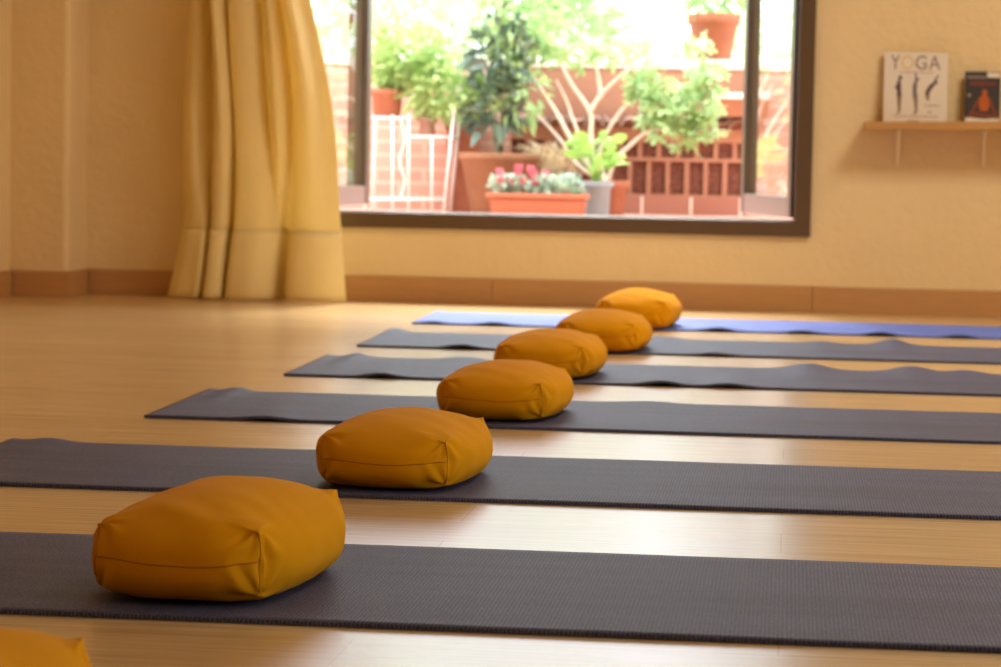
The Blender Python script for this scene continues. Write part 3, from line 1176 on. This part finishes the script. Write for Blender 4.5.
# small brown clay pot on the lower shelf of the rack
p = at(427, 136, Yr)
e = plant('clay_pot', (p.x, Yr, TZ + zl + 0.0065), 'small brown clay pot standing on the lower shelf of the white rack', 'pot', M['rooftile'], 0.048, 0.036, 0.085, 0.02)
bm = bmesh.new()
cloud(bm, 60, [(Vector((0, 0, 0.12)), Vector((0.06, 0.06, 0.05)))], 0.04, 0.02, rng)
obj('foliage', bm, M['leaf_bright'], e)

# terracotta planter box behind the big pot, between rack and tree
p = at(462, 205, 12.58)
e = empty('planter_box', (p.x, 12.62, TZ))
tag(e, 'tall square terracotta planter between the white rack and the big clay pot', 'planter')
bm = bmesh.new()
box(bm, -0.075, 0.075, -0.075, 0.075, 0.0, 0.40, bevel=0.005)
box(bm, -0.085, 0.085, -0.085, 0.085, 0.40, 0.44, bevel=0.005)
obj('box', bm, M['terracotta'], e)
bm = bmesh.new()
cloud(bm, 90, [(Vector((0, 0, 0.48)), Vector((0.07, 0.05, 0.05)))], 0.05, 0.026, rng)
obj('foliage', bm, M['leaf_bright'], e)

# --- rectangular planter of cyclamen
Y_ = 11.95
k = Y_ / 2600
p = at(538, 205, Y_)
e = empty('flower_box', (p.x, Y_, TZ))
tag(e, 'long orange plastic flower box planted with pink cyclamen just outside the window', 'planter')
w2, w1, h = 51 * k, 46 * k, 0.108
bm = bmesh.new()


def taper_box(bm, wa, da, z0, wb, db, z1):
    vs = [bm.verts.new((sx * w, sy * d, z)) for (w, d, z) in ((wa, da, z0), (wb, db, z1)) for sx, sy in ((-1, -1), (1, -1), (1, 1), (-1, 1))]
    bm.faces.new(vs[:4])
    bm.faces.new(vs[4:])
    for q in range(4):
        bm.faces.new((vs[q], vs[(q + 1) % 4], vs[4 + (q + 1) % 4], vs[4 + q]))


taper_box(bm, w1, 0.06, 0, w2 - 0.012, 0.075, h - 0.022)
bmesh.ops.bevel(bm, geom=list(bm.edges), offset=0.008, segments=2, affect='EDGES')
obj('box', bm, M['plastic_orange'], e)
bm = bmesh.new()
box(bm, -w2, w2, -0.087, -0.068, h - 0.022, h, bevel=0.004)
box(bm, -w2, w2, 0.068, 0.087, h - 0.022, h, bevel=0.004)
box(bm, -w2, -w2 + 0.02, -0.068, 0.068, h - 0.022, h, bevel=0.004)
box(bm, w2 - 0.02, w2, -0.068, 0.068, h - 0.022, h, bevel=0.004)
obj('rim', bm, M['plastic_orange'], e)
bm = bmesh.new()
box(bm, -w2 + 0.02, w2 - 0.02, -0.068, 0.068, h - 0.024, h - 0.008)
obj('soil', bm, M['soil'], e)
rng = random.Random(8)
bm = bmesh.new()
for q in range(260):
    x = rng.uniform(-w2 + 0.015, w2 - 0.03)
    yy = rng.uniform(-0.07, 0.06)
    a = Vector((rng.uniform(-1, 1), rng.uniform(-1, 0.5), rng.uniform(0.2, 1)))
    leaf(bm, Vector((x, yy, h - 0.005 + rng.uniform(0, 0.08))), a, rng.uniform(0.03, 0.045), 0.032, rng)
obj('foliage', bm, M['leaf_blue'], e)
for px_, py_ in ((499, 176), (500, 184), (517, 176), (519, 172), (511, 185), (534, 178), (536, 186), (545, 178), (531, 173), (523, 184)):
    q = at(px_, py_, Y_ - 0.05) - Vector((p.x, Y_, TZ))
    bm = bmesh.new()
    for t in range(5):
        a = t * 2 * PI / 5 + rng.random()
        leaf(bm, q, Vector((0.5 * math.cos(a), 0.5 * math.sin(a), 1)), 0.042, 0.03, rng, droop=0)
    tube(bm, [q, Vector((q.x * 0.97, 0, h - 0.01))], 0.0015, 5)
    obj('flower', bm, M['petal'], e)

# --- grey pot with the lime-green broad-leaved plant
Y_ = 12.12
p = at(594, 205, Y_)
Y_ = 12.2
e = plant('potted_plant', (p.x, Y_, TZ), 'lime-green broad-leaved plant in a grey plastic pot beside the flower box', 'potted plant', M['plastic_grey'], 0.083, 0.062, 0.165, 0.025)
rng = random.Random(4)
bm = bmesh.new()
bm2 = bmesh.new()
for q in range(26):
    a = q * 2.4
    tz = rng.uniform(0.2, 0.36)
    rr = rng.uniform(0.02, 0.08)
    tip = Vector((rr * math.cos(a), rr * math.sin(a), tz))
    tube(bm2, smooth_path([(0, 0, 0.13), (tip.x * 0.4, tip.y * 0.4, 0.2), tip], 3), 0.0025, 5)
    leaf(bm, tip, Vector((math.cos(a), math.sin(a) * 0.7 - 0.2, rng.uniform(0.2, 1.2))), rng.uniform(0.09, 0.14), 0.055, rng, droop=0.3)
obj('foliage', bm, M['leaf_lime'], e)
obj('stems', bm2, M['leaf_lime'], e, smooth=True)

# --- fig tree with pale branches in a terracotta pot
Y_ = 12.38
p = at(606, 205, Y_)
e = plant('fig_tree', (p.x, Y_, TZ), 'many-branched pale tree with big lobed leaves, in a terracotta pot against the clay lattice', 'potted tree', M['terracotta'], 0.11, 0.08, 0.17, 0.035)


def fg(px, py, dy=0.0):
    q = at(px, py, Y_ + dy)
    return Vector((q.x - p.x, dy, q.z - TZ))


root = Vector((0, 0, 0.15))
BR = [
    [root, fg(594, 165), fg(591, 135), fg(590, 112), fg(572, 85), fg(563, 68, .03), fg(556, 45, .05)],
    [fg(590, 112), fg(601, 95), fg(622, 75, .02), fg(642, 62, .04), fg(668, 48, .04)],
    [root, fg(585, 160), fg(570, 138, -.02), fg(556, 112, -.03), fg(543, 92, -.03), fg(533, 76, -.02)],
    [root, fg(578, 165), fg(560, 140, .03), fg(540, 118, .05), fg(527, 106, .06)],
    [root, fg(590, 160), fg(575, 125, .03), fg(566, 100, .05), fg(556, 80, .05)],
    [root, fg(616, 160), fg(634, 142, -.03), fg(647, 132, -.04), fg(664, 129, -.05), fg(682, 124, -.05)],
    [fg(601, 95), fg(597, 72, .03), fg(588, 48, .04)],
    [root, fg(600, 150, .05), fg(622, 110, .06), fg(645, 98, .05), fg(690, 84, .02)],
]
for q, b in enumerate(BR):
    bm = bmesh.new()
    pts = smooth_path(b, 5)
    r0 = 0.015 if q in (0, 2) else 0.011
    tube(bm, pts, [r0 * (1 - 0.6 * t / (len(pts) - 1)) for t in range(len(pts))], 8)
    obj('branch', bm, M['bark'], e, smooth=True)
rng = random.Random(21)
bm = bmesh.new()
BL = []
for (px_, py_, rx, rz, nn) in ((690, 128, 34, 20, 60), (700, 100, 28, 22, 55), (665, 95, 30, 24, 55), (645, 80, 26, 18, 34), (705, 75, 22, 16, 30), (655, 110, 22, 22, 34), (700, 50, 16, 12, 16), (590, 50, 24, 18, 22), (560, 50, 22, 18, 20), (630, 50, 25, 16, 22)):
    c = fg(px_, py_, -0.05)
    kk = Y_ / 2600
    for _ in range(nn):
        u = Vector((rng.gauss(0, 1), rng.gauss(0, 1), rng.gauss(0, 1))).normalized() * rng.random() ** 0.5
        q = c + Vector((u.x * rx * kk, u.y * 0.1, u.z * rz * kk))
        lobed_leaf(bm, q, Vector((rng.uniform(-1, 1), rng.uniform(-1, .3), rng.uniform(-.8, .6))), rng.uniform(0.06, 0.10), rng)
obj('foliage', bm, M['leaf_mid'], e)

# --- dry grass tuft beside the big pot
Y_ = 12.45
p = at(556, 205, Y_)
e = plant('dry_grass_pot', (p.x, Y_, TZ), 'tuft of dry straw-coloured grass in a pot behind the flower box', 'potted plant', M['terracotta'], 0.075, 0.055, 0.12, 0.03)
rng = random.Random(31)
bm = bmesh.new()
for q in range(150):
    a = rng.uniform(0, 2 * PI)
    r_ = rng.uniform(0.02, 0.2)
    tip = Vector((r_ * math.cos(a) - 0.03, r_ * 0.6 * math.sin(a), rng.uniform(0.18, 0.36)))
    b0 = Vector((rng.uniform(-.04, .04), rng.uniform(-.04, .04), 0.10))
    tube(bm, smooth_path([b0, b0.lerp(tip, 0.5) + Vector((0, 0, 0.07)), tip], 3), [0.003, 0.003, 0.0025, 0.002, 0.002, 0.0015, 0.001], 4)
obj('foliage', bm, M['straw'], e)

# --- planter box on the lattice ledge at right
Y_ = BY - 0.02
pa, pb = at(712, 115, BY - 0.05), at(746, 115, BY - 0.05)
zt = TZ + 0.487
bx0 = pa.x
e = empty('ledge_planter', ((pa.x + pb.x) / 2 + 0.06, BY - 0.055, zt))
tag(e, 'short terracotta planter on the tiled ledge at right, under the clay pot', 'planter')
hw = (pb.x - pa.x) / 2 + 0.06
bm = bmesh.new()
taper_box(bm, hw - 0.012, 0.05, 0, hw - 0.004, 0.056, 0.085)
obj('box', bm, M['terracotta'], e)
bm = bmesh.new()
box(bm, -hw, hw, -0.062, -0.045, 0.085, 0.115, bevel=0.003)
box(bm, -hw, hw, 0.045, 0.062, 0.085, 0.115, bevel=0.003)
box(bm, -hw, -hw + 0.017, -0.045, 0.045, 0.085, 0.115, bevel=0.003)
box(bm, hw - 0.017, hw, -0.045, 0.045, 0.085, 0.115, bevel=0.003)
r_ = obj('rim', bm, M['coping'], e)
r_['label'] = 'pale rim'
bm = bmesh.new()
box(bm, -hw + 0.017, hw - 0.017, -0.045, 0.045, 0.085, 0.105)
obj('soil', bm, M['soil'], e)

# --- terracotta pot on the coping at upper right
Y_ = BY + 0.15
p = at(713, 58, Y_)
k = Y_ / 2600
e = plant('potted_shrub', (p.x, Y_, TZ + 0.7655), 'leafy plant in the terracotta pot standing on the white coping at upper right', 'potted plant', M['terracotta'], 26 * k, 17 * k, 0.225, 0.05)
rng = random.Random(14)
bm = bmesh.new()
for q in range(10):
    a = q * 2.4
    tube(bm, smooth_path([(0, 0, 0.19), (0.06 * math.cos(a), 0.06 * math.sin(a), 0.28), (0.13 * math.cos(a), 0.12 * math.sin(a), 0.42)], 3), 0.004, 5)
obj('stems', bm, M['leaf_mid'], e, smooth=True)
bm = bmesh.new()
cloud(bm, 150, [(Vector((0.0, 0, 0.36)), Vector((0.17, 0.15, 0.15)))], 0.07, 0.04, rng)
obj('foliage', bm, M['leaf_mid'], e)

# --- trees beyond the terrace wall
TREES = [
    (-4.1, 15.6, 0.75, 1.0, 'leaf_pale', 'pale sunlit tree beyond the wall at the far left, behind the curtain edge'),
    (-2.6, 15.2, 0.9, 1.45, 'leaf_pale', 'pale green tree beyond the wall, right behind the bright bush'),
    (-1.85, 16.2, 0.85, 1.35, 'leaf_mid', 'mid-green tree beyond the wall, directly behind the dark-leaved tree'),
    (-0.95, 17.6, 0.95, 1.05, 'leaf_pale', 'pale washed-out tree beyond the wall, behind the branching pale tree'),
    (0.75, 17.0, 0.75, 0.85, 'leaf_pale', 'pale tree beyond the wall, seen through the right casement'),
]
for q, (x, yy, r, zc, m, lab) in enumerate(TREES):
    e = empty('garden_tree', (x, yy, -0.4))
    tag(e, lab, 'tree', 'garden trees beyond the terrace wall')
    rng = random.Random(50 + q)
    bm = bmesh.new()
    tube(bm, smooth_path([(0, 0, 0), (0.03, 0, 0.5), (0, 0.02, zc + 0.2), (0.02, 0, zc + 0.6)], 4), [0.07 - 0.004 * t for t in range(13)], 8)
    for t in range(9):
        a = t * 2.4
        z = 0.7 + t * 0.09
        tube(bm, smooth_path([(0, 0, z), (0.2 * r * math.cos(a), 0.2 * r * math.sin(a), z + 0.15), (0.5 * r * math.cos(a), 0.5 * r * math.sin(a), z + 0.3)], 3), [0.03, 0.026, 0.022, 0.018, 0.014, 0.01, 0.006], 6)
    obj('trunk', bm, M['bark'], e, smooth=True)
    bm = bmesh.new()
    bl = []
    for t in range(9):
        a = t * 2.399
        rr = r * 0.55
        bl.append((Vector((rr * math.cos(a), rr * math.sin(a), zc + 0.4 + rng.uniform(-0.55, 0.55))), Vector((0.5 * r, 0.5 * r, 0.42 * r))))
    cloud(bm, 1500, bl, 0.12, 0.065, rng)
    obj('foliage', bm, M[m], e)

# ------------------------------------------------------------------ light
SKY = 2.8
w = D.worlds.new('World')
SC.world = w
w.use_nodes = True
bg = w.node_tree.nodes['Background']
bg.inputs['Color'].default_value = (0.88, 0.96, 1.06, 1)
# overcast sky: three times brighter overhead than at the horizon
_n, _l = w.node_tree.nodes, w.node_tree.links
_tc = _n.new('ShaderNodeTexCoord')
_sp = _n.new('ShaderNodeSeparateXYZ')
_l.new(_tc.outputs['Generated'], _sp.inputs[0])
_mr = _n.new('ShaderNodeMapRange')
_mr.inputs['From Min'].default_value = 0
_mr.inputs['From Max'].default_value = 1
_mr.inputs['To Min'].default_value = SKY
_mr.inputs['To Max'].default_value = SKY * 3
_l.new(_sp.outputs['Z'], _mr.inputs['Value'])
_l.new(_mr.outputs['Result'], bg.inputs['Strength'])


def area(name, loc, rot, sx, sy, power, color, portal=False):
    l = D.lights.new(name, 'AREA')
    l.shape = 'RECTANGLE'
    l.size, l.size_y = sx, sy
    l.energy = power
    l.color = color
    o = D.objects.new(name, l)
    COL.objects.link(o)
    o.location = loc
    o.rotation_euler = rot
    if portal:
        l.cycles.is_portal = True
    return o


area('portal_back', ((WIN[0] + WIN[1]) / 2, Y1 + 0.2, (WIN[2] + WIN[3]) / 2), (R(-90), 0, 0), WIN[1] - WIN[0], WIN[3] - WIN[2], 1, (1, 1, 1), True)
area('portal_right', (X1 + 0.2, (RW[0] + RW[1]) / 2, (RW[2] + RW[3]) / 2), (0, R(90), 0), RW[3] - RW[2], RW[1] - RW[0], 1, (1, 1, 1), True)
for q, (x, yy, pw) in enumerate(((0.6, 1.2, 6), (1.3, 4.4, 6), (1.5, 7.3, 60))):
    area('fill_light', (x, yy, ZC - 0.03), (0, 0, 0), 0.9, 0.9, pw, (1.0, 0.96, 0.88))  # added fill lights at ceiling height, no fixtures

sl = D.lights.new('hazy_sun', 'SUN')
sl.energy = 7
sl.angle = R(22)
sl.color = (1.0, 0.97, 0.92)
so = D.objects.new('hazy_sun', sl)
COL.objects.link(so)
so.rotation_euler = (R(-31), 0, R(4))

SC.view_settings.view_transform = 'Standard'
SC.view_settings.look = 'None'
SC.view_settings.exposure = 0.0
SC.view_settings.gamma = 1.0
SC.view_settings.use_curve_mapping = False
SC.cycles.use_denoising = True
SC.cycles.max_bounces = 10
SC.cycles.diffuse_bounces = 6
SC.cycles.transparent_max_bounces = 8
SC.cycles.caustics_reflective = False
SC.cycles.caustics_refractive = False
SC.cycles.sample_clamp_indirect = 6
